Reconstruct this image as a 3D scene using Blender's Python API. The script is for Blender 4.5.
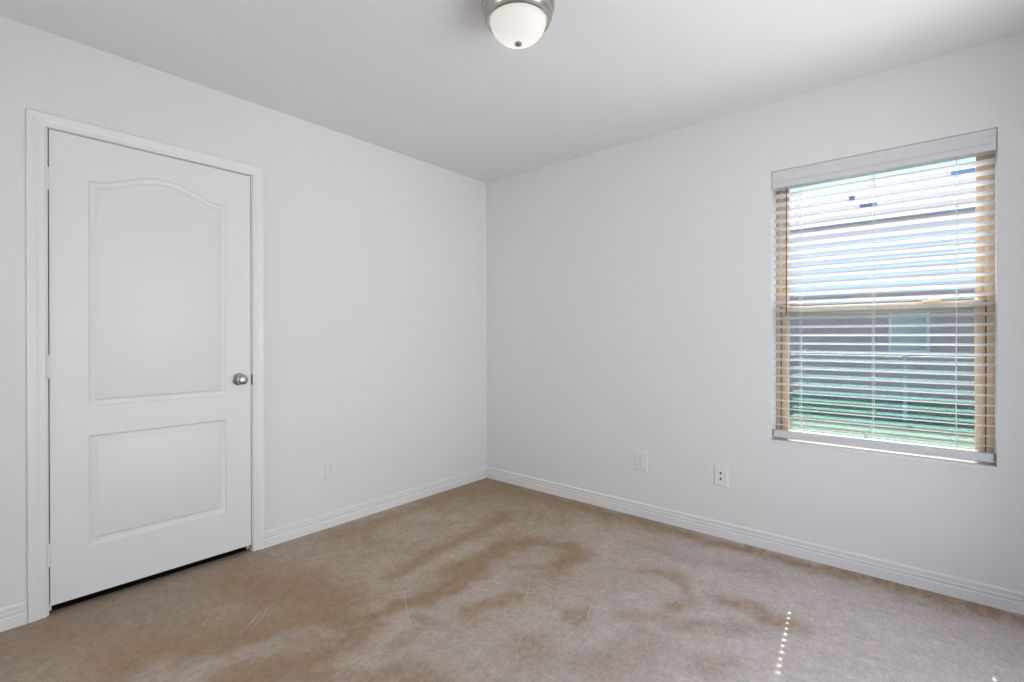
import bpy, bmesh, math, random
import numpy as np
from mathutils import Vector, Matrix
from mathutils.geometry import tessellate_polygon

for o in list(bpy.data.objects): bpy.data.objects.remove(o, do_unlink=True)
sc = bpy.context.scene
COL = sc.collection
random.seed(7)

# ------------------------------------------------------------------ camera
H = 2.44
YAW, PITCH, ROLL = 0.70705, 0.00243, -0.00075
cam = bpy.data.cameras.new('camera'); cam_o = bpy.data.objects.new('camera', cam); COL.objects.link(cam_o)
v = Vector((-math.sin(YAW)*math.cos(PITCH), math.cos(YAW)*math.cos(PITCH), -math.sin(PITCH)))
r = Vector((math.cos(YAW), math.sin(YAW), 0)); u = r.cross(v)
r2 = math.cos(ROLL)*r+math.sin(ROLL)*u; u2 = -math.sin(ROLL)*r+math.cos(ROLL)*u
M = Matrix((r2, u2, -v)).transposed().to_4x4(); M.translation = Vector((2.8085, -2.96085, 1.16564))
cam_o.matrix_world = M
cam.sensor_width = 36; cam.lens = 490.829*36/1024; cam.shift_y = -3.049/1024; cam.clip_start = .02; cam.clip_end = 300
sc.camera = cam_o

# ------------------------------------------------------------------ exposure, sky, sun, lights
sc.view_settings.view_transform = 'Standard'; sc.view_settings.look = 'None'
sc.view_settings.gamma = 1; sc.view_settings.use_curve_mapping = False
sc.view_settings.exposure = -0.29
SKY, SUN, HALLFILL, SIDEFILL, BULB, DOME_EMIT = 2.1, 32.0, 24.0, 51.0, 0.27, 0.08
w = bpy.data.worlds.new('sky'); sc.world = w; w.use_nodes = True
nt = w.node_tree; bg = nt.nodes['Background']
tc = nt.nodes.new('ShaderNodeTexCoord'); sx = nt.nodes.new('ShaderNodeSeparateXYZ'); cr = nt.nodes.new('ShaderNodeValToRGB')
nt.links.new(tc.outputs['Generated'], sx.inputs[0]); nt.links.new(sx.outputs['Z'], cr.inputs[0]); nt.links.new(cr.outputs[0], bg.inputs[0])
cr.color_ramp.elements[0].position = 0.0; cr.color_ramp.elements[0].color = (.88, .90, .97, 1)
cr.color_ramp.elements[1].position = 0.6; cr.color_ramp.elements[1].color = (.34, .52, .86, 1)
e = cr.color_ramp.elements.new(.22); e.color = (.62, .76, .97, 1)
bg.inputs[1].default_value = SKY
sun = bpy.data.lights.new('sun', 'SUN'); sun.energy = SUN; sun.angle = math.radians(.53); sun.color = (1, .96, .9)
sun_o = bpy.data.objects.new('sun', sun); COL.objects.link(sun_o)
# the sun shines through the cord holes of the blind: 44 mm per slat on the floor, 45 mm in height
sd = Vector((.115, -1.0, -1.012)).normalized()
sun_o.rotation_euler = sd.to_track_quat('-Z', 'Y').to_euler(); sun_o.location = (2, 12, 12)
def area(name, loc, direction, sx_, sy_, power, color):
    l = bpy.data.lights.new(name, 'AREA'); l.shape = 'RECTANGLE'; l.size = sx_; l.size_y = sy_; l.energy = power; l.color = color
    o = bpy.data.objects.new(name, l); COL.objects.link(o); o.location = loc
    o.rotation_euler = Vector(direction).to_track_quat('-Z', 'Y').to_euler(); return o
# added unseen fill lamps: one beyond the doorway, two outside an added side window
area('hall_fill', (.75, -4.5, 1.5), (.25, 1, .15), 1.3, 1.7, HALLFILL, (1, .992, .98))
area('side_fill', (4.75, -1.5, 1.05), (-1, 0, .12), 2.2, 2.0, SIDEFILL, (.95, .975, 1))
area('side_fill_low', (4.2, -1.5, .5), (-1, 0, .6), 2.2, 2.0, SIDEFILL, (1, .993, .98))

# ------------------------------------------------------------------ material helpers
def mat(name, color=(.8, .8, .8), rough=.5, metal=0, spec=.5, bump=0, bscale=100, bdist=.001, emit=None, estr=0, var=0, vscale=5):
    m = bpy.data.materials.new(name); m.use_nodes = True; n = m.node_tree; b = n.nodes['Principled BSDF']
    b.inputs['Base Color'].default_value = (*color, 1); b.inputs['Roughness'].default_value = rough
    b.inputs['Metallic'].default_value = metal; b.inputs['Specular IOR Level'].default_value = spec
    if emit: b.inputs['Emission Color'].default_value = (*emit, 1); b.inputs['Emission Strength'].default_value = estr
    t = n.nodes.new('ShaderNodeTexCoord')
    if bump:
        no = n.nodes.new('ShaderNodeTexNoise'); no.inputs['Scale'].default_value = bscale; no.inputs['Detail'].default_value = 3
        bu = n.nodes.new('ShaderNodeBump'); bu.inputs['Strength'].default_value = bump; bu.inputs['Distance'].default_value = bdist
        n.links.new(t.outputs['Object'], no.inputs[0]); n.links.new(no.outputs[0], bu.inputs['Height']); n.links.new(bu.outputs[0], b.inputs['Normal'])
    no = n.nodes.new('ShaderNodeTexNoise'); no.inputs['Scale'].default_value = vscale; no.inputs['Detail'].default_value = 4
    mx = n.nodes.new('ShaderNodeMix'); mx.data_type = 'RGBA'
    mx.inputs['A'].default_value = (*[c*(1-var) for c in color], 1); mx.inputs['B'].default_value = (*[min(1, c*(1+var)) for c in color], 1)
    n.links.new(t.outputs['Object'], no.inputs[0]); n.links.new(no.outputs[0], mx.inputs['Factor']); n.links.new(mx.outputs['Result'], b.inputs['Base Color'])
    return m
M_wall = mat('wall_paint', (.795, .797, .796), .85, spec=.2, bump=.35, bscale=70, bdist=.0015, var=.006, vscale=2)
M_ceil = mat('ceiling_paint', (.80, .803, .806), .9, spec=.1, bump=.3, bscale=55, bdist=.002, var=.005, vscale=2)
M_trim = mat('trim_paint', (.83, .83, .825), .4, spec=.4, var=.004)
M_door = mat('door_paint', (.82, .82, .822), .42, spec=.4, bump=.08, bscale=160, bdist=.0006, var=.004)
M_vinyl = mat('tan_vinyl', (.54, .42, .31), .45, var=.02)
M_gasket = mat('brown_gasket', (.10, .06, .045), .6)
M_slat = mat('blind_white', (.69, .69, .71), .35, spec=.5, var=.005)
M_cord = mat('cord_white', (.7, .7, .7), .7)
M_nickel = mat('brushed_nickel', (.50, .47, .44), .27, metal=1, var=.05, vscale=60)
M_plate = mat('plate_white', (.80, .80, .80), .3)
M_slot = mat('slot_dark', (.03, .03, .035), .5)
M_slotg = mat('slot_grey', (.33, .33, .33), .5)
M_screw = mat('screw_white', (.62, .62, .6), .4)
M_dark = mat('closet_wall_shade', (.10, .10, .10), .9)  # wall colour darkened to stand in for shade inside the closet

# ------------------------------------------------------------------ mesh helpers
def tag(o, label=None, cat=None, group=None, kind=None):
    if label: o['label'] = label
    if cat: o['category'] = cat
    if group: o['group'] = group
    if kind: o['kind'] = kind
    return o
def link(name, me, m, parent=None, loc=None):
    o = bpy.data.objects.new(name, me); COL.objects.link(o)
    if m: me.materials.append(m)
    if parent: o.parent = parent
    if loc: o.location = loc
    return o
def obj(name, bm, m, parent=None, smooth=False, loc=None):
    bmesh.ops.recalc_face_normals(bm, faces=bm.faces)
    me = bpy.data.meshes.new(name); bm.to_mesh(me); bm.free()
    if smooth:
        for p in me.polygons: p.use_smooth = True
        me.set_sharp_from_angle(angle=math.radians(38))
    return link(name, me, m, parent, loc)
def empty(name, loc):
    o = bpy.data.objects.new(name, None); COL.objects.link(o); o.location = loc; o.empty_display_size = .1; return o
def box(bm, x0, x1, y0, y1, z0, z1, bev=0):
    g = bmesh.ops.create_cube(bm, size=1)
    for vv in g['verts']: vv.co = ((x0+x1)/2+vv.co.x*(x1-x0), (y0+y1)/2+vv.co.y*(y1-y0), (z0+z1)/2+vv.co.z*(z1-z0))
    if bev:
        es = {e for vv in g['verts'] for e in vv.link_edges}
        bmesh.ops.bevel(bm, geom=list(es), offset=bev, segments=2, affect='EDGES', profile=.5)
    return bm
def nb(): return bmesh.new()
def boxo(name, d, m, parent=None, bev=0, loc=None): return obj(name, box(nb(), *d, bev), m, parent, bev > 0, loc)
def tube(bm, pts, rad, seg=8, cap=True):
    pts = [Vector(p) for p in pts]; rings = []
    for i, p in enumerate(pts):
        d = (pts[min(i+1, len(pts)-1)]-pts[max(i-1, 0)]).normalized()
        a = d.orthogonal().normalized() if i == 0 else (a-d*a.dot(d)).normalized()
        b = d.cross(a); rr = rad[i] if isinstance(rad, (list, tuple)) else rad
        rings.append([bm.verts.new(p+(a*math.cos(t)+b*math.sin(t))*rr) for t in [2*math.pi*k/seg for k in range(seg)]])
    for A, B in zip(rings, rings[1:]):
        for k in range(seg): bm.faces.new((A[k], A[(k+1) % seg], B[(k+1) % seg], B[k]))
    if cap: bm.faces.new(rings[0][::-1]); bm.faces.new(rings[-1])
    return bm
def lathe(bm, prof, seg=48, M=None):
    rings = []
    for rr, h in prof:
        if rr < 1e-6: rings.append([bm.verts.new((0, 0, h))])
        else: rings.append([bm.verts.new((rr*math.cos(2*math.pi*k/seg), rr*math.sin(2*math.pi*k/seg), h)) for k in range(seg)])
    for A, B in zip(rings, rings[1:]):
        for k in range(seg):
            a, b = A[k % len(A)], A[(k+1) % len(A)]; c, d = B[(k+1) % len(B)], B[k % len(B)]
            f = [x for i, x in enumerate((a, b, c, d)) if x not in (a, b, c, d)[:i]]
            if len(f) > 2: bm.faces.new(f)
    if M is not None: bmesh.ops.transform(bm, matrix=M, verts=bm.verts)
    return bm
def sweep(bm, path, prof, frame):
    """prof points (a, b) placed by frame(i, a, b) at each path station; closed profile"""
    rings = [[bm.verts.new(frame(i, a, b)) for a, b in prof] for i in range(len(path))]
    n = len(prof)
    for A, B in zip(rings, rings[1:]):
        for k in range(n): bm.faces.new((A[k], A[(k+1) % n], B[(k+1) % n], B[k]))
    bm.faces.new(rings[0]); bm.faces.new(rings[-1][::-1])
    return bm

# ---- floor marks, world metres: ((x, y) ..., width, strength)
BROWN = [
  ([(0.97, -1.98), (1.03, -1.75), (1.07, -1.5), (1.05, -1.19), (1.01, -0.92), (1.09, -0.7), (1.24, -0.67), (1.37, -0.76), (1.37, -0.91)], 0.055, 1),
  ([(1.22, -1.04), (1.4, -0.95), (1.39, -1.06)], 0.03, 0.5),
  ([(0.79, -1.49), (0.75, -1.16), (0.72, -0.9), (0.69, -0.58)], 0.05, 0.8),
  ([(0.33, -2.01), (0.58, -1.92), (0.8, -1.82), (0.87, -1.95)], 0.13, 1),
  ([(0.62, -2.49), (0.68, -2.31), (0.79, -2.13), (0.83, -1.92)], 0.10, 1),
  ([(0.2, -2.71), (0.51, -2.52)], 0.08, 0.35),
  ([(1.05, -2.27), (1.13, -2.1), (1.15, -1.96), (1.1, -1.86), (1.02, -1.92)], 0.07, 0.9),
  ([(1.21, -2.15), (1.43, -1.94), (1.55, -1.86)], 0.05, 0.6),
  ([(1.29, -1.86), (1.28, -1.7), (1.21, -1.67)], 0.03, 0.6),
  ([(1.3, -1.52), (1.33, -1.39), (1.38, -1.25)], 0.04, 0.7),
  ([(1.64, -1.27), (1.69, -1.2), (1.71, -1.3)], 0.04, 0.7),
  ([(1.66, -1.54), (1.74, -1.53)], 0.08, 0.45),
  ([(1.9, -1.47), (1.96, -1.33), (2.02, -1.16)], 0.06, 0.4),
  ([(1.68, -0.7), (1.8, -0.65), (1.94, -0.72), (2.0, -0.8), (1.96, -0.91)], 0.045, 0.65),
  ([(1.87, -1.13), (1.97, -1.01), (2.11, -0.98), (2.21, -0.84)], 0.04, 0.5),
  ([(2.12, -0.72), (2.21, -0.69), (2.28, -0.76), (2.36, -0.73)], 0.045, 0.7),
  ([(2.18, -1.2), (2.24, -1.14)], 0.05, 0.5),
  ([(0.24, -0.12), (1.32, -0.10), (2.02, -0.08)], 0.07, 0.85),
  ([(2.02, -0.08), (2.63, -0.07), (3.09, -0.09)], 0.08, 0.95),
  ([(0.12, -1.46), (0.17, -1.0), (0.09, -0.59), (0.2, -0.28)], 0.07, 0.6),
  ([(0.06, -0.7), (0.32, -0.7)], 0.05, 0.5),
  ([(1.57, -0.41), (1.89, -0.38), (2.16, -0.32)], 0.05, 0.3),
]
PALE = [
  ([(0.75, -2.54), (0.87, -2.37), (0.93, -2.08), (0.99, -1.88)], 0.05, 0.9),
  ([(1.16, -1.97), (1.24, -1.7), (1.19, -1.49), (1.22, -1.2), (1.26, -0.92)], 0.06, 0.8),
  ([(0.8, -1.59), (0.88, -1.27), (0.89, -0.99)], 0.04, 0.6),
  ([(1.76, -1.46), (1.81, -1.25), (1.9, -0.89)], 0.08, 0.9),
  ([(1.82, -0.93), (1.86, -0.8), (1.76, -1.0)], 0.05, 0.7),
  ([(1.89, -0.38), (2.33, -0.28), (2.71, -0.3), (3.0, -0.4)], 0.13, 0.9),
  ([(1.45, -0.75), (1.86, -0.55), (2.14, -0.57)], 0.1, 0.6),
  ([(2.49, -0.83), (2.72, -0.71), (2.94, -0.67)], 0.14, 0.8),
  ([(2.37, -0.48), (2.6, -0.66)], 0.1, 0.8),
  ([(1.41, -1.83), (1.49, -1.61), (1.52, -1.41)], 0.08, 0.6),
  ([(2.1, -1.17), (2.1, -1.09)], 0.06, 0.8),
  ([(1.11, -0.52), (1.5, -0.52)], 0.08, 0.35),
]
SCRATCH = [
  ([(0.64, -2.061), (0.698, -2.128), (0.747, -2.193)], 0.004, 1),
  ([(0.641, -2.04), (0.716, -2.112), (0.751, -2.172)], 0.003, 1),
  ([(1.347, -1.119), (1.422, -1.235), (1.464, -1.308)], 0.004, 1),
  ([(0.964, -1.568), (1.124, -1.669), (1.229, -1.73)], 0.004, 0.8),
  ([(1.682, -1.122), (1.743, -1.237)], 0.004, 0.8),
  ([(0.67, -1.771), (0.715, -1.683), (0.758, -1.557)], 0.003, 0.8),
  ([(1.601, -1.34), (1.607, -1.509), (1.683, -1.612)], 0.003, 0.6),
  ([(1.976, -1.195), (2.026, -1.269)], 0.003, 0.6),
  ([(0.748, -1.162), (0.729, -1.056)], 0.005, 1),
  ([(1.975, -0.944), (1.97, -0.845), (2.027, -0.879)], 0.003, 0.7),
  ([(2.153, -0.888), (2.226, -0.898), (2.243, -0.866)], 0.003, 0.8),
  ([(2.194, -0.757), (2.316, -0.864), (2.36, -0.908)], 0.005, 0.5),
  ([(0.852, -1.777), (0.924, -1.671), (1.002, -1.536)], 0.003, 0.6),
  ([(2.079, -1.344), (2.006, -1.323), (2.03, -1.358)], 0.003, 0.7),
  ([(1.256, -2.097), (1.239, -2.012), (1.224, -1.953)], 0.003, 0.7),
]
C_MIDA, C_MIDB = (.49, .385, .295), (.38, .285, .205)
C_PALE = (.535, .455, .42)
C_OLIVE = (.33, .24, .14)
C_BRN, C_BRN2 = (.32, .19, .115), (.35, .245, .145)
C_SCR = (.58, .49, .39)
GLASS_TINT, GLASS_F = (.50, 1.0, .88, 1), .12
C_LEFT_SHADE = (.31, .235, .175)
C_RIGHT_GLOW = (.60, .53, .505)
# ------------------------------------------------------------------ room shell
X1, Y1 = 3.45, -3.70            # right wall, wall behind the camera
TW = .115                       # inner wall thickness
DY0, DY1, DZ = -2.679, -1.834, 2.059      # rough opening for door and jamb in the left wall
WX0, WX1, WZ0, WZ1 = 2.143, 3.024, .588, 2.065
bm = nb()
box(bm, -TW, 0, Y1-TW, DY0, 0, H); box(bm, -TW, 0, DY1, .17, 0, H); box(bm, -TW, 0, DY0, DY1, DZ, H)
tag(obj('wall_left', bm, M_wall), kind='structure')
bm = nb()
box(bm, 0, WX0, 0, .17, 0, H); box(bm, WX1, X1+TW, 0, .17, 0, H); box(bm, WX0, WX1, 0, .17, 0, WZ0); box(bm, WX0, WX1, 0, .17, WZ1, H)
tag(obj('wall_back', bm, M_wall), kind='structure')
bm = nb()
for d in ((Y1-TW, -2.35, 0, H), (-.65, 0, 0, H), (-2.35, -.65, 0, .18), (-2.35, -.65, 2.07, H)): box(bm, X1, X1+TW, *d)  # side window opening added to let the fill lamps in
tag(obj('wall_right', bm, M_wall), kind='structure')
bm = nb(); box(bm, 0, .30, Y1-TW, Y1, 0, H); box(bm, 1.25, X1, Y1-TW, Y1, 0, H); box(bm, .30, 1.25, Y1-TW, Y1, 2.06, H)
tag(obj('wall_front', bm, M_wall), kind='structure')
tag(boxo('ceiling', (-.9, X1+TW, Y1-1.1, .17, H, H+.12), M_ceil), kind='structure')
M_closet_shade = mat('closet_shade', (.022, .019, .017), .95, spec=.05)  # black sheet painted in as the shade under the door
tag(boxo('floor_closet_shade', (-.9, -.034, DY0+.0195, DY1-.0195, .0002, .003), M_closet_shade), kind='structure')
bm = nb(); box(bm, -.9, -TW, DY0-.35, DY0-.3, 0, H); box(bm, -.9, -TW, DY1+.3, DY1+.35, 0, H); box(bm, -.95, -.9, DY0-.35, DY1+.35, 0, H)
tag(obj('wall_closet', bm, M_dark), kind='structure')
bm = nb(); box(bm, -.2, -.1, Y1-1.1, Y1-TW, 0, H); box(bm, 1.8, 1.9, Y1-1.1, Y1-TW, 0, H); box(bm, -.2, 1.9, Y1-1.2, Y1-1.1, 0, H)
tag(obj('wall_hallway', bm, M_wall), kind='structure')

# floor: fine grid carrying stain masks, coloured by nodes
gx0, gx1, gy0, gy1, gs = -.95, X1+TW, Y1-1.2, .17, .010
nx, ny = int((gx1-gx0)/gs)+1, int((gy1-gy0)/gs)+1
xs = np.linspace(gx0, gx1, nx); ys = np.linspace(gy0, gy1, ny); GX, GY = np.meshgrid(xs, ys)
rng = np.random.default_rng(5)
def vnoise(scale, seed):
    g = np.random.default_rng(seed).random((64, 64)); X = (GX+5)/scale; Y = (GY+9)/scale
    xi = np.floor(X).astype(int); yi = np.floor(Y).astype(int); fx = X-xi; fy = Y-yi; fx = fx*fx*(3-2*fx); fy = fy*fy*(3-2*fy)
    G = lambda a, b: g[a % 64, b % 64]
    return (G(xi, yi)*(1-fx)+G(xi+1, yi)*fx)*(1-fy)+(G(xi, yi+1)*(1-fx)+G(xi+1, yi+1)*fx)*fy
WX = GX+.10*(vnoise(.22, 1)-.5)+.05*(vnoise(.07, 2)-.5)+.02*(vnoise(.03, 8)-.5); WY = GY+.10*(vnoise(.22, 3)-.5)+.05*(vnoise(.07, 4)-.5)+.02*(vnoise(.03, 9)-.5)
def strokes(S, warp=True, hard=2.0):
    out = np.zeros_like(GX); PX, PY = (WX, WY) if warp else (GX, GY)
    for pl, wd, st in S:
        dm = np.full_like(GX, 9.)
        for (ax, ay), (bx, by) in zip(pl, pl[1:]):
            dx, dy = bx-ax, by-ay; t = np.clip(((PX-ax)*dx+(PY-ay)*dy)/(dx*dx+dy*dy+1e-9), 0, 1)
            dm = np.minimum(dm, np.hypot(PX-ax-t*dx, PY-ay-t*dy))
        out = np.maximum(out, st*np.exp(-(dm/(wd*1.25))**hard))
    return out
fb = strokes(BROWN); fp = strokes(PALE)
fs = np.zeros_like(GX)
verts = np.stack([GX.ravel(), GY.ravel(), np.zeros(GX.size)], 1)
idx = np.arange(nx*ny).reshape(ny, nx); q = np.stack([idx[:-1, :-1], idx[:-1, 1:], idx[1:, 1:], idx[1:, :-1]], -1).reshape(-1, 4)
me = bpy.data.meshes.new('floor'); me.vertices.add(len(verts)); me.vertices.foreach_set('co', verts.astype(np.float32).ravel())
me.loops.add(q.size); me.loops.foreach_set('vertex_index', q.astype(np.int32).ravel())
me.polygons.add(len(q)); me.polygons.foreach_set('loop_start', np.arange(0, q.size, 4, dtype=np.int32)); me.polygons.foreach_set('loop_total', np.full(len(q), 4, dtype=np.int32))
me.update()
for nm, arr in (('stain', fb), ('pale', fp)):
    a = me.attributes.new(nm, 'FLOAT', 'POINT'); a.data.foreach_set('value', arr.ravel().astype(np.float32))
M_floor = bpy.data.materials.new('stained_concrete'); M_floor.use_nodes = True
n = M_floor.node_tree; bs = n.nodes['Principled BSDF']; L = n.links.new
tcn = n.nodes.new('ShaderNodeTexCoord')
def noise(scale, detail=6, rough=.6, dist=0, off=0, stretch=None):
    mp = n.nodes.new('ShaderNodeMapping'); mp.inputs['Location'].default_value = (off, off*1.7, 0)
    if stretch: mp.inputs['Rotation'].default_value = (0, 0, stretch[0]); mp.inputs['Scale'].default_value = (stretch[1], stretch[2], 1)
    t = n.nodes.new('ShaderNodeTexNoise'); t.inputs['Scale'].default_value = scale; t.inputs['Detail'].default_value = detail
    t.inputs['Roughness'].default_value = rough; t.inputs['Distortion'].default_value = dist
    L(tcn.outputs['Object'], mp.inputs[0]); L(mp.outputs[0], t.inputs[0]); return t.outputs[0]
def math_(op, a, b=None, c=None, clamp=False):
    m_ = n.nodes.new('ShaderNodeMath'); m_.operation = op; m_.use_clamp = clamp
    for i, x in enumerate((a, b, c)):
        if x is None: continue
        if isinstance(x, (int, float)): m_.inputs[i].default_value = x
        else: L(x, m_.inputs[i])
    return m_.outputs[0]
def rng_(x, a, b, c=0, d=1):
    m_ = n.nodes.new('ShaderNodeMapRange'); m_.inputs[1].default_value = a; m_.inputs[2].default_value = b; m_.inputs[3].default_value = c; m_.inputs[4].default_value = d
    L(x, m_.inputs[0]); return m_.outputs[0]
def mixc(f, a, b, mode='MIX'):
    m_ = n.nodes.new('ShaderNodeMix'); m_.data_type = 'RGBA'; m_.blend_type = mode
    if isinstance(f, (int, float)): m_.inputs['Factor'].default_value = f
    else: L(f, m_.inputs['Factor'])
    for k, x in (('A', a), ('B', b)):
        if isinstance(x, tuple): m_.inputs[k].default_value = (*x, 1)
        else: L(x, m_.inputs[k])
    return m_.outputs['Result']
def attr(nm):
    a = n.nodes.new('ShaderNodeAttribute'); a.attribute_name = nm; return a.outputs['Fac']
big = noise(2.2, 8, .62, .6, 3.1); med = noise(7, 8, .68, .8, 8.2); fine = noise(45, 5, .7, 0, 1.3); grit = noise(170, 3, .7, 0, 5.0)
brush = noise(9, 7, .7, .5, 2.2, (.15, 3.0, 1))
base = mixc(rng_(math_('ADD', math_('MULTIPLY', big, .6), math_('MULTIPLY', brush, .4)), .42, .58), C_MIDB, C_MIDA)
sxyz = n.nodes.new('ShaderNodeSeparateXYZ'); L(tcn.outputs['Object'], sxyz.inputs[0])
# worn paler towards the window side of the room, browner in the far corner; left-right light falloff painted in
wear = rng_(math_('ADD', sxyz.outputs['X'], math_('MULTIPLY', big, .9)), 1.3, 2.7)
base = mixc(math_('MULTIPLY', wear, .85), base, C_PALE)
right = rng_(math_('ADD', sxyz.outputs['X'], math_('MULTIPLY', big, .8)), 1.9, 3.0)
base = mixc(math_('MULTIPLY', right, .9), base, C_RIGHT_GLOW)  # window glow painted into the floor colour on this side
left_shade = math_('MULTIPLY', rng_(math_('ADD', sxyz.outputs['X'], math_('MULTIPLY', med, .3)), .45, 1.25, 1, 0), rng_(sxyz.outputs['Y'], -2.3, -1.3, 1, 0))
base = mixc(math_('MULTIPLY', left_shade, .8), base, C_LEFT_SHADE)  # shade painted into the floor colour on the door side
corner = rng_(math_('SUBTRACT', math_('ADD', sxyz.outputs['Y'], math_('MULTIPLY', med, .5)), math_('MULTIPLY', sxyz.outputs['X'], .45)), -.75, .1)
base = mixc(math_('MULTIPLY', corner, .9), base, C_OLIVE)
pale_f = math_('MULTIPLY', attr('pale'), rng_(brush, .3, .6, .35, 1), clamp=True)
base = mixc(math_('MULTIPLY', pale_f, .8), base, C_PALE)
st_f = math_('MULTIPLY', attr('stain'), rng_(math_('ADD', math_('MULTIPLY', med, .5), math_('MULTIPLY', brush, .5)), .38, .55, .5, 1.2), clamp=True)
base = mixc(math_('MULTIPLY', st_f, .97), base, mixc(rng_(med, .4, .6), C_BRN, C_BRN2))
fm = math_('MULTIPLY', rng_(fine, .3, .7, .86, 1.14), math_('MULTIPLY', rng_(noise(16, 6, .7, .6, 31.), .32, .68, .88, 1.12), rng_(noise(30, 5, .7, .3, 37., (.2, 3.5, 1)), .3, .7, .90, 1.10))); gm = rng_(grit, .3, .7, .86, 1.14)
mul = n.nodes.new('ShaderNodeCombineXYZ')
for k in range(3): L(math_('MULTIPLY', fm, gm), mul.inputs[k])
base = mixc(1.0, base, mul.outputs[0], 'MULTIPLY')
# fine pale scratches: ridges of distorted stretched noise
def ridge(scale, rot, width, off):
    x = noise(scale, 2, .5, 1.2, off, (rot, 1, 2.5)); return rng_(math_('ABSOLUTE', math_('SUBTRACT', x, .5)), 0, width, 1, 0)
rd = math_('MAXIMUM', ridge(2.6, .8, .0035, 4.4), math_('MAXIMUM', ridge(3.1, 2.1, .003, 9.4), ridge(4.3, 1.4, .004, 12.4)))
rd = math_('MULTIPLY', rd, rng_(med, .48, .6)); 
vs = attr('dummy'); scr_obj = rd
base = mixc(math_('MULTIPLY', rd, .38), base, C_SCR)
spk = rng_(noise(75, 1, .5, 0, 20.), .74, .78); base = mixc(math_('MULTIPLY', spk, .55), base, (.11, .09, .07))
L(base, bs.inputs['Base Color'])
L(rng_(med, .3, .7, .42, .62), bs.inputs['Roughness']); bs.inputs['Specular IOR Level'].default_value = .35
bu = n.nodes.new('ShaderNodeBump'); bu.inputs['Strength'].default_value = .15; bu.inputs['Distance'].default_value = .001; L(fine, bu.inputs['Height']); L(bu.outputs[0], bs.inputs['Normal'])
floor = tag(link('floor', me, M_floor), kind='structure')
# scuff scratches worn into the floor: thin raised flakes following the marks
M_scr = mat('worn_scratch', C_SCR, .6)
for pl, wd, st in SCRATCH:
    pts = [Vector((x, y, .0004)) for x, y in pl]; bm = nb(); W = []
    # smooth by Catmull-Rom
    P = [pts[0]]+pts+[pts[-1]]
    for i in range(1, len(P)-2):
        for k in range(6):
            t = k/6; W.append(.5*((2*P[i])+(-P[i-1]+P[i+1])*t+(2*P[i-1]-5*P[i]+4*P[i+1]-P[i+2])*t*t+(-P[i-1]+3*P[i]-3*P[i+1]+P[i+2])*t**3))
    W.append(pts[-1]); W = [a+Vector((random.uniform(-.003, .003), random.uniform(-.003, .003), 0)) for a in W]
    prev = None
    for i, a in enumerate(W):
        d = (W[min(i+1, len(W)-1)]-W[max(0, i-1)]); d.z = 0; d.normalize(); s = Vector((-d.y, d.x, 0))*wd*.45*(math.sin(math.pi*(i+.5)/len(W))**.5)*random.uniform(.5, 1.2)
        cur = (bm.verts.new(a-s), bm.verts.new(a+s))
        if prev: bm.faces.new((prev[0], prev[1], cur[1], cur[0]))
        prev = cur
    obj('scratch', bm, M_scr, floor)

# ------------------------------------------------------------------ baseboards
BP = [(0, 0), (.014, 0), (.014, .0435), (.0095, .0475), (.0100, .0515), (.013, .0545), (.013, .061), (.0050, .063), (.0050, .0735), (.0110, .0755), (.0110, .084), (.006, .089), (0, .0895)]
def baseboard(name, p0, p1, nrm):
    p0 = Vector(p0); p1 = Vector(p1); N = Vector(nrm)
    # mitre: ends extend so that neighbours meet at the corner
    fr = lambda i, a, b: ((p0, p1)[i] + N*a + Vector((0, 0, b)))
    return tag(obj(name, sweep(nb(), [0, 1], BP, fr), M_trim), kind='structure')
baseboard('baseboard_left', (0, -1.798, 0), (0, 0, 0), (1, 0, 0))
baseboard('baseboard_left_near', (0, Y1, 0), (0, -2.7255, 0), (1, 0, 0))
baseboard('baseboard_back', (0, 0, 0), (X1, 0, 0), (0, -1, 0))
baseboard('baseboard_right', (X1, Y1, 0), (X1, 0, 0), (-1, 0, 0))
baseboard('baseboard_front', (0, Y1, 0), (.24, Y1, 0), (0, 1, 0))
baseboard('baseboard_front_near', (1.31, Y1, 0), (X1, Y1, 0), (0, 1, 0))

# ------------------------------------------------------------------ door casing, jamb, door
CP = [(0, 0), (0, .009), (.003, .0115), (.008, .0115), (.011, .0095), (.020, .0095), (.030, .0125), (.048, .0155), (.053, .0155), (.0565, .013), (.0565, 0)]
yl, yr, zt = -2.6675, -1.8485, 2.041
def cas(i, a, b):
    return Vector([(b, yl-a, 0), (b, yl-a, zt+a), (b, yr+a, zt+a), (b, yr+a, 0)][i])
tag(obj('trim_1', sweep(nb(), [0]*4, CP, cas), M_trim), kind='structure')
bm = nb()
box(bm, -TW, 0, DY0, DY0+.019, 0, DZ-.019); box(bm, -TW, 0, DY1-.019, DY1, 0, DZ-.019); box(bm, -TW, 0, DY0, DY1, DZ-.019, DZ)
box(bm, -.075, -.038, DY0+.019, DY0+.031, 0, DZ-.031); box(bm, -.075, -.038, DY1-.031, DY1-.019, 0, DZ-.031); box(bm, -.075, -.038, DY0+.019, DY1-.019, DZ-.031, DZ-.019)
M_strike = mat('strike_metal', (.16, .14, .13), .45, metal=.6)
jamb = tag(obj('trim_2', bm, M_trim), kind='structure')
box(bm := nb(), -.034, .0008, DY1-.0205, DY1-.0178, .905, .965); box(bm, -.001, .0016, DY1-.0205, DY1-.0150, .912, .958); tag(obj('strike_plate', bm, M_strike, jamb), 'dark metal strike plate')

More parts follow.
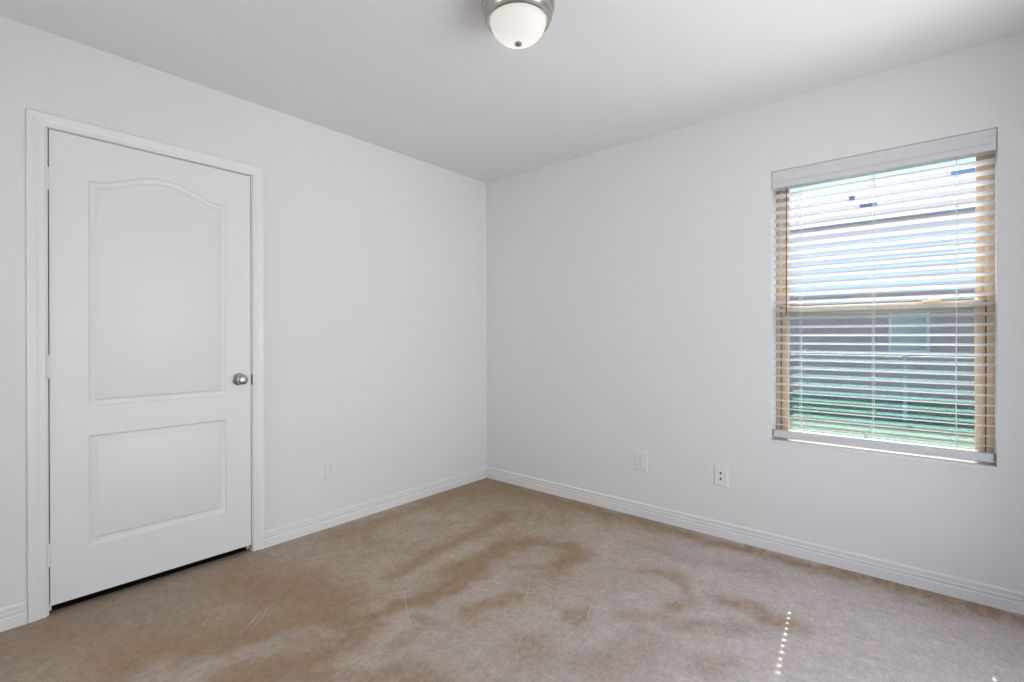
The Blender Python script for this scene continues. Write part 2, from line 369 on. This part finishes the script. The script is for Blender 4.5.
DL, DR, DB, DT = -2.6565, -1.857, .037, 2.0365
def panel_loop(y0, y1, z0, z1, arch, off):
    a, b, c = y0+off, y1-off, z0+off
    if not arch: return [(a, c), (b, c), (b, z1-off), (a, z1-off)]
    N = 40; top = []
    for k in range(N+1):
        s = k/N; y = b+(a-b)*s; t = (y-y0)/(y1-y0)
        # shoulder, S-curve, crown
        uu = min(1, max(0, (min(t, 1-t)-.03)/.44)); z = z1+arch*(uu*uu*(3-2*uu))-off
        top.append((y, z))
    return [(a, c), (b, c)]+top
PANELS = [(-2.531, -1.979, .860, 1.852, .070), (-2.531, -1.977, .250, .733, 0)]
def faceplate(bm, sx, sgn):
    outer = [(DL, DB), (DR, DB), (DR, DT), (DL, DT)]
    loops = [outer]+[panel_loop(*P, 0) for P in PANELS]
    tris = tessellate_polygon([[Vector((y, z, 0)) for y, z in lp] for lp in loops])
    fl = [pt for lp in loops for pt in lp]; vs = [bm.verts.new((sx, y, z)) for y, z in fl]
    for t in tris: bm.faces.new([vs[i] for i in t])
    st = 4
    for P in PANELS:
        prof = [(0.0, 0), (.003, .004), (.007, .0085), (.011, .0095), (.023, .0095), (.025, .009), (.031, .003), (.034, .002)]
        n_ = len(panel_loop(*P, 0)); prev = vs[st:st+n_]; st += n_
        for off, dep in prof[1:]:
            cur = [bm.verts.new((sx-sgn*dep, y, z)) for y, z in panel_loop(*P, off)]
            for k in range(n_): bm.faces.new((prev[k], prev[(k+1) % n_], cur[(k+1) % n_], cur[k]))
            prev = cur
        lp = panel_loop(*P, prof[-1][0])
        for t in tessellate_polygon([[Vector((y, z, 0)) for y, z in lp]]): bm.faces.new([prev[i] for i in t])
    return vs[:4]
bm = nb(); A = faceplate(bm, 0, 1); B = faceplate(bm, -.035, -1)
for k in range(4): bm.faces.new((A[k], A[(k+1) % 4], B[(k+1) % 4], B[k]))
door = tag(obj('door_1', bm, M_door, smooth=True), kind='structure')
door.data.set_sharp_from_angle(angle=math.radians(20))
KY, KZ = -1.918, .940
RX = Matrix.Translation((0, KY, KZ)) @ Matrix.Rotation(math.pi/2, 4, 'Y')
rose = obj('rose', lathe(nb(), [(0, 0), (.032, 0), (.0325, .003), (.030, .007), (.022, .010), (.014, .012), (.012, .013), (0, .013)], 40, RX), M_nickel, door, True)
knob = obj('door_knob', lathe(nb(), [(0, .012), (.011, .012), (.0105, .026), (.014, .031), (.022, .035), (.0262, .042), (.0275, .050), (.026, .057), (.021, .0625), (.012, .065), (.006, .0655), (.0055, .064), (0, .064)], 40, RX), M_nickel, door, True)
bm = nb(); box(bm, -.031, -.004, DR-.001, DR+.0012, .912, .958); box(bm, -.024, -.011, DR, DR+.0035, .925, .945)
tag(obj('latch', bm, M_nickel, door), 'satin nickel latch plate')
for z in (1.829, 1.041, .2515):
    bm = nb(); zz = z-.0475
    for k in range(5):
        tube(bm, [(.0035, DL-.006, zz+k*.019+.0006), (.0035, DL-.006, zz+(k+1)*.019-.0006)], .0058, 12)
    tube(bm, [(.0035, DL-.006, zz-.003), (.0035, DL-.006, zz+.098)], .0042, 10)
    box(bm, -.031, .0012, DL-.0008, DL+.0012, zz, zz+.095); box(bm, -.031, .0012, DL-.0035, DL-.0022, zz, zz+.095)
    obj('hinge', bm, M_trim, door, True)

# ------------------------------------------------------------------ outlets
def plate(name, origin, R, wd, ht, label, cat, kind):
    t = empty(name, origin); t.rotation_euler = (0, 0, R)      # local: x right, y into wall, z up
    tag(t, label, cat)
    bm = nb(); hx, hz = wd/2, ht/2
    pr = [(0, 0), (0, -.002), (.002, -.0045), (.006, -.006), (.010, -.0062)]
    prev = None
    for off, yy in pr:
        cur = [bm.verts.new((sx_*(hx-off), yy, sz_*(hz-off))) for sx_, sz_ in ((-1, -1), (1, -1), (1, 1), (-1, 1))]
        if prev:
            for k in range(4): bm.faces.new((prev[k], prev[(k+1) % 4], cur[(k+1) % 4], cur[k]))
        prev = cur
    bm.faces.new(prev); obj('faceplate', bm, M_plate, t)
    if kind == 'duplex':
        for s in (-1, 1):
            bm = nb(); cz = s*.0195; N = 24; ring = []
            for k in range(N):
                a = 2*math.pi*k/N; xx = max(-.0168, min(.0168, .0172*1.05*math.cos(a))); zz = max(-.0145, min(.0145, .0172*math.sin(a))); ring.append((xx, zz))
            f0 = [bm.verts.new((x, -.006, cz+z)) for x, z in ring]; f1 = [bm.verts.new((x*.96, -.0085, cz+z*.96)) for x, z in ring]
            for k in range(N): bm.faces.new((f0[k], f0[(k+1) % N], f1[(k+1) % N], f1[k]))
            bm.faces.new(f1); rc = obj('receptacle', bm, M_plate, t)
            bm = nb(); box(bm, -.0075, -.0055, -.0089, -.0080, cz-.001, cz+.008); box(bm, .0050, .0075, -.0089, -.0080, cz, cz+.0075)
            tube(bm, [(0, -.0080, cz-.0075), (0, -.0089, cz-.0075)], .0027, 12); obj('slots', bm, M_slotg, rc)
        obj('screw', tube(nb(), [(0, -.0055, 0), (0, -.0075, 0)], [.0034, .003], 16), M_screw, t, True)
    else:
        for s in (-1, 1):
            cz = s*.017
            jk = obj('jack', lathe(nb(), [(0, .006), (.009, .006), (.009, .0075), (.0075, .009), (.0055, .009), (.0055, .006), (0, .006)], 24, Matrix.Translation((0, 0, cz)) @ Matrix.Rotation(math.pi/2, 4, 'X')), M_plate, t, True)
            obj('socket', tube(nb(), [(0, -.006, cz), (0, -.0092, cz)], .0062, 20), M_slot, jk)
            jk['label'] = 'round jack with a black hole'
        for s in (-1, 1): obj('screw', tube(nb(), [(0, -.0055, s*.049), (0, -.0070, s*.049)], [.0034, .003], 16), M_screw, t, True)
    return t
plate('wall_outlet', (1.379, 0, .362), 0, .087, .125, 'white duplex power outlet on the window wall, the one nearer the room corner', 'outlet', 'duplex')
plate('cable_outlet', (1.879, 0, .356), 0, .080, .120, 'white wall plate with two black round jacks, nearer the window', 'outlet', 'jack')
plate('wall_outlet', (0, -1.392, .357), math.pi/2, .076, .125, 'white duplex power outlet on the door wall, just above the baseboard', 'outlet', 'duplex')

# ------------------------------------------------------------------ ceiling light
M_dome = bpy.data.materials.new('frosted_glass'); M_dome.use_nodes = True; dn = M_dome.node_tree; db = dn.nodes['Principled BSDF']
out = dn.nodes['Material Output']; tr = dn.nodes.new('ShaderNodeBsdfTranslucent'); mxs = dn.nodes.new('ShaderNodeMixShader'); em = dn.nodes.new('ShaderNodeEmission'); ad = dn.nodes.new('ShaderNodeAddShader')
db.inputs['Base Color'].default_value = (.86, .85, .84, 1); db.inputs['Roughness'].default_value = .3; tr.inputs[0].default_value = (.96, .95, .94, 1)
mxs.inputs[0].default_value = .6; dn.links.new(db.outputs[0], mxs.inputs[1]); dn.links.new(tr.outputs[0], mxs.inputs[2])
em.inputs[0].default_value = (1, .985, .97, 1); em.inputs[1].default_value = DOME_EMIT
dn.links.new(mxs.outputs[0], ad.inputs[0]); dn.links.new(em.outputs[0], ad.inputs[1]); dn.links.new(ad.outputs[0], out.inputs[0])
dt = dn.nodes.new('ShaderNodeTexCoord'); wv = dn.nodes.new('ShaderNodeTexNoise'); wv.inputs['Scale'].default_value = 22; wv.inputs['Distortion'].default_value = 2
dbu = dn.nodes.new('ShaderNodeBump'); dbu.inputs['Strength'].default_value = .25; dbu.inputs['Distance'].default_value = .003
dn.links.new(dt.outputs['Object'], wv.inputs[0]); dn.links.new(wv.outputs[0], dbu.inputs['Height']); dn.links.new(dbu.outputs[0], db.inputs['Normal'])
LC = (1.637, -1.553, H)
cl = tag(empty('ceiling_light', LC), 'round flush ceiling light with brushed nickel ring and frosted glass dome', 'ceiling light')
obj('pan', lathe(nb(), [(0, -.0005), (.128, -.0005), (.132, -.010), (.134, -.022), (.1355, -.040), (.1352, -.052), (.1325, -.058), (.1290, -.061), (.1285, -.068), (.1275, -.078), (.1255, -.087), (.1215, -.091), (.1200, -.098), (.1180, -.104), (.113, -.1065), (.1060, -.1025), (.105, -.095), (.104, -.060), (.104, -.010)], 72), M_nickel, cl, True)
prof = [(.1045, -.094)]
for k in range(1, 15):
    a = math.pi/2*k/14; prof.append((.1045*math.cos(a)**.92 if k < 14 else 0, -.098-.082*math.sin(a)))
dome = obj('glass_dome', lathe(nb(), prof, 72), M_dome, cl, True)
obj('finial', lathe(nb(), [(0, -.176), (.010, -.178), (.0140, -.181), (.0145, -.184), (.013, -.1875), (.008, -.190), (.004, -.1925), (0, -.193)], 28), M_nickel, cl, True)
bl = bpy.data.lights.new('bulb', 'POINT'); bl.energy = BULB; bl.shadow_soft_size = .022; bl.color = (1, .96, .92)
bo = bpy.data.objects.new('bulb', bl); COL.objects.link(bo); bo.location = (LC[0]-.02, LC[1]+.02, H-.105)

# ------------------------------------------------------------------ window
win = tag(empty('window_1', ((WX0+WX1)/2, .10, WZ0)), kind='structure')
def wobj(name, bm, m, parent=win, smooth=False):
    o = obj(name, bm, m, None, smooth); o.parent = parent
    mw = Vector((0, 0, 0)); q_ = parent
    while q_: mw += Vector(q_.location); q_ = q_.parent
    o.location = -mw
    # bake the offset into the mesh so that the part's origin sits at its parent
    o.data.transform(Matrix.Translation(-mw)); o.location = (0, 0, 0); return o
def ring(bm, x0, x1, z0, z1, wl, wr, wb, wt, y0, y1, bev=.0015):
    box(bm, x0, x0+wl, y0, y1, z0, z1, bev); box(bm, x1-wr, x1, y0, y1, z0, z1, bev)
    box(bm, x0+wl-.001, x1-wr+.001, y0, y1, z0, z0+wb, bev); box(bm, x0+wl-.001, x1-wr+.001, y0, y1, z1-wt, z1, bev); return bm
Z0 = .602
bm = ring(nb(), WX0+.0005, WX1-.0005, Z0, WZ1-.0005, .024, .026, .018, .03, .100, .168)
box(bm, WX0+.024, WX0+.030, .112, .128, Z0+.02, WZ1-.03); box(bm, WX1-.032, WX1-.026, .112, .128, Z0+.02, WZ1-.03)
wobj('window_frame', bm, M_vinyl, smooth=True)
bm = ring(nb(), WX0+.0285, WX1-.0305, Z0+.018, 1.330, .036, .034, .026, .030, .104, .126)
box(bm, WX0+.03, WX1-.032, .098, .128, 1.300, 1.318, .002)
lower = wobj('lower_sash', bm, M_vinyl, smooth=True)
bm = ring(nb(), WX0+.025, WX1-.027, 1.285, WZ1-.03, .034, .034, .042, .03, .136, .160)
upper = wobj('upper_sash', bm, M_vinyl, smooth=True)
bm = nb()
box(bm, WX0+.0245, WX0+.0290, .1025, .106, Z0+.022, 1.33); box(bm, WX1-.0310, WX1-.0265, .1025, .106, Z0+.022, 1.33)
wobj('weather_seal', bm, M_gasket)
bm = nb(); box(bm, 2.775, 2.845, .096, .122, 1.330, 1.336, .001); tube(bm, [(2.81, .108, 1.334), (2.81, .108, 1.345)], .011, 18); box(bm, 2.795, 2.84, .092, .104, 1.338, 1.345, .002)
wobj('sash_lock', bm, mat('lock_tan', (.66, .52, .38), .4), lower, True)
bm = nb(); box(bm, 2.957, 2.985, .097, .112, 1.3305, 1.338, .0015); box(bm, WX0+.033, WX0+.061, .097, .112, 1.3305, 1.338, .0015); wobj('tilt_latch', bm, mat('latch_tan', (.68, .60, .50), .4), lower, True)
M_glass = bpy.data.materials.new('coated_glass'); M_glass.use_nodes = True; g = M_glass.node_tree; g.nodes.remove(g.nodes['Principled BSDF'])
ta = g.nodes.new('ShaderNodeBsdfTransparent'); gl = g.nodes.new('ShaderNodeBsdfGlossy'); mg = g.nodes.new('ShaderNodeMixShader'); 
ta.inputs[0].default_value = (.98, .985, .985, 1); gl.inputs[0].default_value = GLASS_TINT; gl.inputs['Roughness'].default_value = 0.0; mg.inputs[0].default_value = GLASS_F
g.links.new(ta.outputs[0], mg.inputs[1]); g.links.new(gl.outputs[0], mg.inputs[2]); g.links.new(mg.outputs[0], g.nodes['Material Output'].inputs[0])
wobj('glass_pane', box(nb(), WX0+.062, WX1-.062, .1145, .1155, Z0+.05, 1.302), M_glass, lower)
M_glass2 = M_glass.copy(); M_glass2.name = 'coated_glass_upper'
for x_ in M_glass2.node_tree.nodes:
    if x_.type == 'MIX_SHADER': x_.inputs[0].default_value = .085
wobj('glass_pane', box(nb(), WX0+.057, WX1-.059, .1475, .1485, 1.32, WZ1-.055), M_glass2, upper)
M_scrn = bpy.data.materials.new('insect_mesh'); M_scrn.use_nodes = True; g = M_scrn.node_tree; b_ = g.nodes['Principled BSDF']; b_.inputs['Base Color'].default_value = (.06, .06, .065, 1); b_.inputs['Roughness'].default_value = .6
ta = g.nodes.new('ShaderNodeBsdfTransparent'); mg = g.nodes.new('ShaderNodeMixShader'); mg.inputs[0].default_value = .16
g.links.new(ta.outputs[0], mg.inputs[1]); g.links.new(b_.outputs[0], mg.inputs[2]); g.links.new(mg.outputs[0], g.nodes['Material Output'].inputs[0])
wobj('insect_screen', box(nb(), WX0+.03, WX1-.03, .1655, .1660, Z0+.02, 1.31), M_scrn)
tag(boxo('window_sill', (WX0+.0005, WX1-.0005, -.005, .099, WZ0+.0005, Z0), M_trim, None, .002), kind='structure')
bpy.data.objects['window_sill'].name = 'trim_3'

bm = nb(); box(bm, X1+.03, X1+.08, -2.35, -.65, .18, .22); box(bm, X1+.03, X1+.08, -2.35, -.65, 2.03, 2.07)
box(bm, X1+.03, X1+.08, -2.35, -2.31, .18, 2.07); box(bm, X1+.03, X1+.08, -.69, -.65, .18, 2.07); box(bm, X1+.03, X1+.08, -1.52, -1.48, .22, 2.03)
tag(obj('added_window', bm, M_vinyl), kind='structure')  # unseen window, added around the opening for the fill lamps
# ------------------------------------------------------------------ blind
BXc = 2.5835; BY = .045; bw = .869
blind = tag(empty('window_blind', (BXc, BY, Z0)), 'white horizontal slat blind lowered over the window, slats open', 'blind')
bw2 = bw/2
def bobj(name, bm, m, smooth=False, parent=blind):
    base_ = Vector((BXc, BY, Z0)) if parent is blind else Vector((BXc, BY, Z0))
    o = obj(name, bm, m, parent, smooth); o.data.transform(Matrix.Translation(-base_)); return o
# valance with a moulded face and short returns
vz0, vz1 = 1.970, 2.0625
VP = [(0, 0), (-.008, 0), (-.010, .004), (-.010, .026), (-.007, .031), (-.005, .036), (-.005, .056), (-.007, .062), (-.010, .067), (-.010, vz1-vz0-.002), (-.008, vz1-vz0), (0, vz1-vz0)]
vx0, vx1 = WX0+.0035, WX1-.0035
fr = lambda i, a, b: Vector(((vx0, vx1)[i], .008+a, vz0+b))
bm = sweep(nb(), [0, 1], VP, fr); box(bm, vx0, vx0+.006, .008, .06, vz0, vz1); box(bm, vx1-.006, vx1, .008, .06, vz0, vz1)
bobj('valance', bm, M_slat)
bobj('headrail', box(nb(), WX0+.010, WX1-.010, .018, .078, 2.000, 2.055, .002), M_slat)
bobj('bottom_rail', box(nb(), BXc-bw2, BXc+bw2, BY-.021, BY+.023, .616, .653, .004), M_slat, True)
M_clip = mat('clip_grey', (.35, .35, .35), .4)
for x in (BXc-bw2-.004, BXc+bw2+.0005): bobj('hold_down_clip', box(nb(), x, x+.0035, BY-.024, BY-.012, .625, .655), M_clip)
TILT = math.atan2(.0105, .050)
ST = (-.307, .004, .312)      # stations of the cords, from the blind's centre (the middle one has no hole)
def make_slat():
    bm = nb(); hw, hd = .0045, .0078
    xs_ = [-bw2, ST[0]-hw, ST[0]+hw, 0, ST[2]-hw, ST[2]+hw, bw2]; ys_ = [-.025, -.0125, -hd, hd, .0125, .025]; T = .0028
    holes = {(1, 2), (4, 2)}
    def zc(y): return .0012*(1-(y/.025)**2)
    vt = {}
    def vv(i, j, s):
        if (i, j, s) not in vt: vt[i, j, s] = bm.verts.new((xs_[i], ys_[j], zc(ys_[j])+s*T/2))
        return vt[i, j, s]
    cells = {(i, j) for i in range(len(xs_)-1) for j in range(len(ys_)-1)}-holes
    for i, j in cells:
        for s in (1, -1):
            f = [vv(i, j, s), vv(i+1, j, s), vv(i+1, j+1, s), vv(i, j+1, s)]; bm.faces.new(f if s > 0 else f[::-1])
        for (di, dj), (a, b) in {(-1, 0): ((i, j), (i, j+1)), (1, 0): ((i+1, j), (i+1, j+1)), (0, -1): ((i, j), (i+1, j)), (0, 1): ((i, j+1), (i+1, j+1))}.items():
            if (i+di, j+dj) not in cells: bm.faces.new((vv(*a, 1), vv(*b, 1), vv(*b, -1), vv(*a, -1)))
    bmesh.ops.rotate(bm, cent=(0, 0, 0), matrix=Matrix.Rotation(-TILT, 3, 'X'), verts=bm.verts)
    return bm
slat = obj('slat', make_slat(), M_slat, blind)
SZ = [.6820+.0447*k for k in range(30)]
slat.location = (0, 0, SZ[0]-Z0)
for z in SZ[1:]:
    s_ = slat.copy(); COL.objects.link(s_); s_.parent = blind; s_.location = (0, 0, z-Z0)
for sx_ in ST:
    bm = nb(); x = BXc+sx_
    for dy, dz in ((-.0262, .0055), (.0262, -.0055)): tube(bm, [(x, BY+dy, .645), (x, BY+dy, 2.01)], .0008, 6)
    bobj('ladder_cord', bm, M_cord)
for sx_ in (ST[0], ST[2]): bobj('lift_cord', tube(nb(), [(BXc+sx_, BY+.003, .64), (BXc+sx_, BY+.003, 2.01)], .0008, 6), M_cord)
M_wand = mat('wand_taupe', (.15, .12, .11), .35)
bm = tube(nb(), [(2.2145, .012, 1.278), (2.2145, .012, 1.30), (2.2145, .012, 1.96), (2.2145, .013, 1.985)], [.0042, .0034, .0030, .0018], 6)
tag(bobj('tilt_wand', bm, M_wand), 'thin dark wand hanging at the left side')
px_ = BXc+.014
bm = tube(nb(), [(px_, .0125, 2.0), (px_, .013, 1.4), (px_, .0125, .80), (px_-.006, .0125, .735), (px_-.018, .012, .702), (px_-.028, .012, .690)], .0013, 6)
tube(bm, [(px_, .0125, .80), (px_-.010, .011, .735), (px_-.026, .011, .70), (px_-.036, .012, .690)], .0013, 6)
pc = bobj('pull_cord', bm, M_cord)
bm = nb()
for dx in (-.028, -.037): tube(bm, [(px_+dx, .012, .692), (px_+dx, .012, .684), (px_+dx, .012, .662)], [.0020, .0035, .0048], 10)
bobj('tassel', bm, M_plate, True, pc)

# ------------------------------------------------------------------ outside
GZ = -.30
def tex(name, ca, cb, scale, rough=.9, kind='noise'):
    m = bpy.data.materials.new(name); m.use_nodes = True; n_ = m.node_tree; b = n_.nodes['Principled BSDF']; b.inputs['Roughness'].default_value = rough; b.inputs['Specular IOR Level'].default_value = 0.05
    t = n_.nodes.new('ShaderNodeTexCoord')
    if kind == 'brick':
        mp = n_.nodes.new('ShaderNodeMapping'); mp.inputs['Rotation'].default_value = (math.pi/2, 0, 0)
        k = n_.nodes.new('ShaderNodeTexBrick'); k.inputs['Scale'].default_value = scale; k.inputs['Color1'].default_value = (*ca, 1); k.inputs['Color2'].default_value = (*cb, 1); k.inputs['Mortar'].default_value = (.45, .43, .42, 1)
        k.inputs['Mortar Size'].default_value = .012; n_.links.new(t.outputs['Object'], mp.inputs[0]); n_.links.new(mp.outputs[0], k.inputs[0]); n_.links.new(k.outputs[0], b.inputs['Base Color']); return m
    no = n_.nodes.new('ShaderNodeTexNoise'); no.inputs['Scale'].default_value = scale; no.inputs['Detail'].default_value = 6
    mx = n_.nodes.new('ShaderNodeMix'); mx.data_type = 'RGBA'; mx.inputs['A'].default_value = (*ca, 1); mx.inputs['B'].default_value = (*cb, 1)
    n_.links.new(t.outputs['Object'], no.inputs[0]); n_.links.new(no.outputs[0], mx.inputs['Factor']); n_.links.new(mx.outputs['Result'], b.inputs['Base Color']); return m
M_lawn = tex('lawn_grass', (.05, .06, .045), (.075, .08, .06), 9)
M_brick = tex('purple_grey_brick', (.44, .27, .31), (.50, .36, .38), 2.2, .9, 'brick')
M_sid = tex('pale_siding', (.90, .83, .86), (.92, .87, .90), 1)
M_roof = tex('grey_shingles', (.13, .125, .15), (.16, .155, .18), 30)
M_gwin = mat('blue_grey_pane', (.30, .38, .42), .15)
tag(boxo('lawn', (-40, 45, .17, 60, GZ-.4, GZ), M_lawn), 'mown green lawn between the two houses', 'lawn', kind='structure')
hs = tag(empty('neighbour_house', (0, 12, GZ)), 'brick house with pale upper siding and grey shingle roof beyond the blind', 'house')
def hobj(name, bm, m, parent=None, pl=(0, 12, GZ)):
    o = obj(name, bm, m, parent or hs); o.data.transform(Matrix.Translation((-pl[0], -pl[1], -pl[2]))); return o
hobj('brick_wall', box(nb(), -5, 12, 12, 20, GZ, 2.25), M_brick)
bm = nb(); box(bm, -5.02, 12.02, 11.98, 20, 2.25, 4.15)
for k in range(9): box(bm, -5.03, 12.03, 11.965, 11.98, 2.27+k*.2, 2.27+k*.2+.185)
hobj('upper_siding', bm, M_sid)
bm = nb(); ev = [(-5.6, 11.85, 4.10), (12.6, 11.85, 4.10), (12.6, 20.5, 4.10), (-5.6, 20.5, 4.10)]; rdg = [(1.6, 16, 5.95), (10.5, 16, 5.95)]
V = [bm.verts.new(p) for p in ev+rdg]
for f in ((0, 1, 5, 4), (2, 3, 4, 5), (3, 0, 4), (1, 2, 5), (3, 2, 1, 0)): bm.faces.new([V[i] for i in f])
roof = hobj('roof', bm, M_roof)
M_sof = mat('blue_grey_fascia', (.30, .34, .44), .6)
bm = nb(); box(bm, -5.62, 12.62, 11.79, 11.85, 3.96, 4.12); hobj('fascia', bm, M_sof)
f_ = hobj('house_window', box(nb(), 2.02, 2.78, 11.95, 12.0, .80, 1.90), mat('white_frame', (.7, .7, .72), .5))
hobj('pane', box(nb(), 2.08, 2.72, 11.94, 11.96, .85, 1.86), M_gwin, f_)
M_vent = mat('vent_blue_grey', (.10, .14, .26), .5)
def roofz(y): return 4.10+(y-11.85)*(1.85/4.15)
y = 14.0; bm = nb(); tube(bm, [(1.08, y, roofz(y)-.05), (1.08, y, roofz(y)+.16)], .07, 14); tube(bm, [(1.08, y, roofz(y)+.14), (1.08, y, roofz(y)+.24)], [.13, .10], 14); hobj('roof_vent', bm, M_vent, roof)
y = 12.9; bm = nb(); box(bm, 1.36, 1.72, y, y+.3, roofz(y)-.03, roofz(y)+.10, .01); hobj('ridge_vent', bm, M_vent, roof)
y = 15.35; bm = nb(); V = [bm.verts.new((x_, y_, roofz(y_)+dz)) for dz in (-.02, .10) for x_, y_ in ((3.22, y), (3.78, y), (3.78, y+.5), (3.22, y+.5))]
for f in ((0, 1, 2, 3), (4, 5, 6, 7), (0, 1, 5, 4), (1, 2, 6, 5), (2, 3, 7, 6), (3, 0, 4, 7)): bm.faces.new([V[k] for k in f])
hobj('skylight', bm, mat('skylight_blue', (.22, .36, .62), .3), roof)
M_galv = mat('galvanised_steel', (.50, .48, .47), .6, metal=.2)
fe = tag(empty('chain_link_fence', (1.85, 8, GZ)), 'low galvanised chain-link fence standing between the window and the brick house', 'fence')
def fobj(name, bm, m=M_galv): o = obj(name, bm, m, fe); o.data.transform(Matrix.Translation((-1.85, -8, -GZ))); return o
for k in range(5):
    x = .1+k*2.36
    bm = tube(nb(), [(x, 8, GZ-.1), (x, 8, .82)], .035, 12); tube(bm, [(x, 8, .82), (x, 8, .86)], [.04, .01], 12); fobj('fence_post', bm)
fobj('top_rail', tube(nb(), [(.1, 8, .80), (9.54, 8, .80)], .024, 10))
bm = nb(); x = .1; S_ = .10
hgt = .8-GZ
k = -int(hgt/S_)
while .1+k*S_ < 9.5:
    for s in (1, -1):
        xa = .1+k*S_; za, zb = (GZ, .79) if s > 0 else (.79, GZ); xb = xa+hgt-.01; 
        if xa < .1: za = za+(.1-xa)*s; xa = .1
        if xb > 9.54: zb = zb-(xb-9.54)*s; xb = 9.54
        tube(bm, [(xa, 8+.004*s, za), (xb, 8+.004*s, zb)], .002, 3, False)
    k += 1
mo = fobj('wire_mesh', bm)
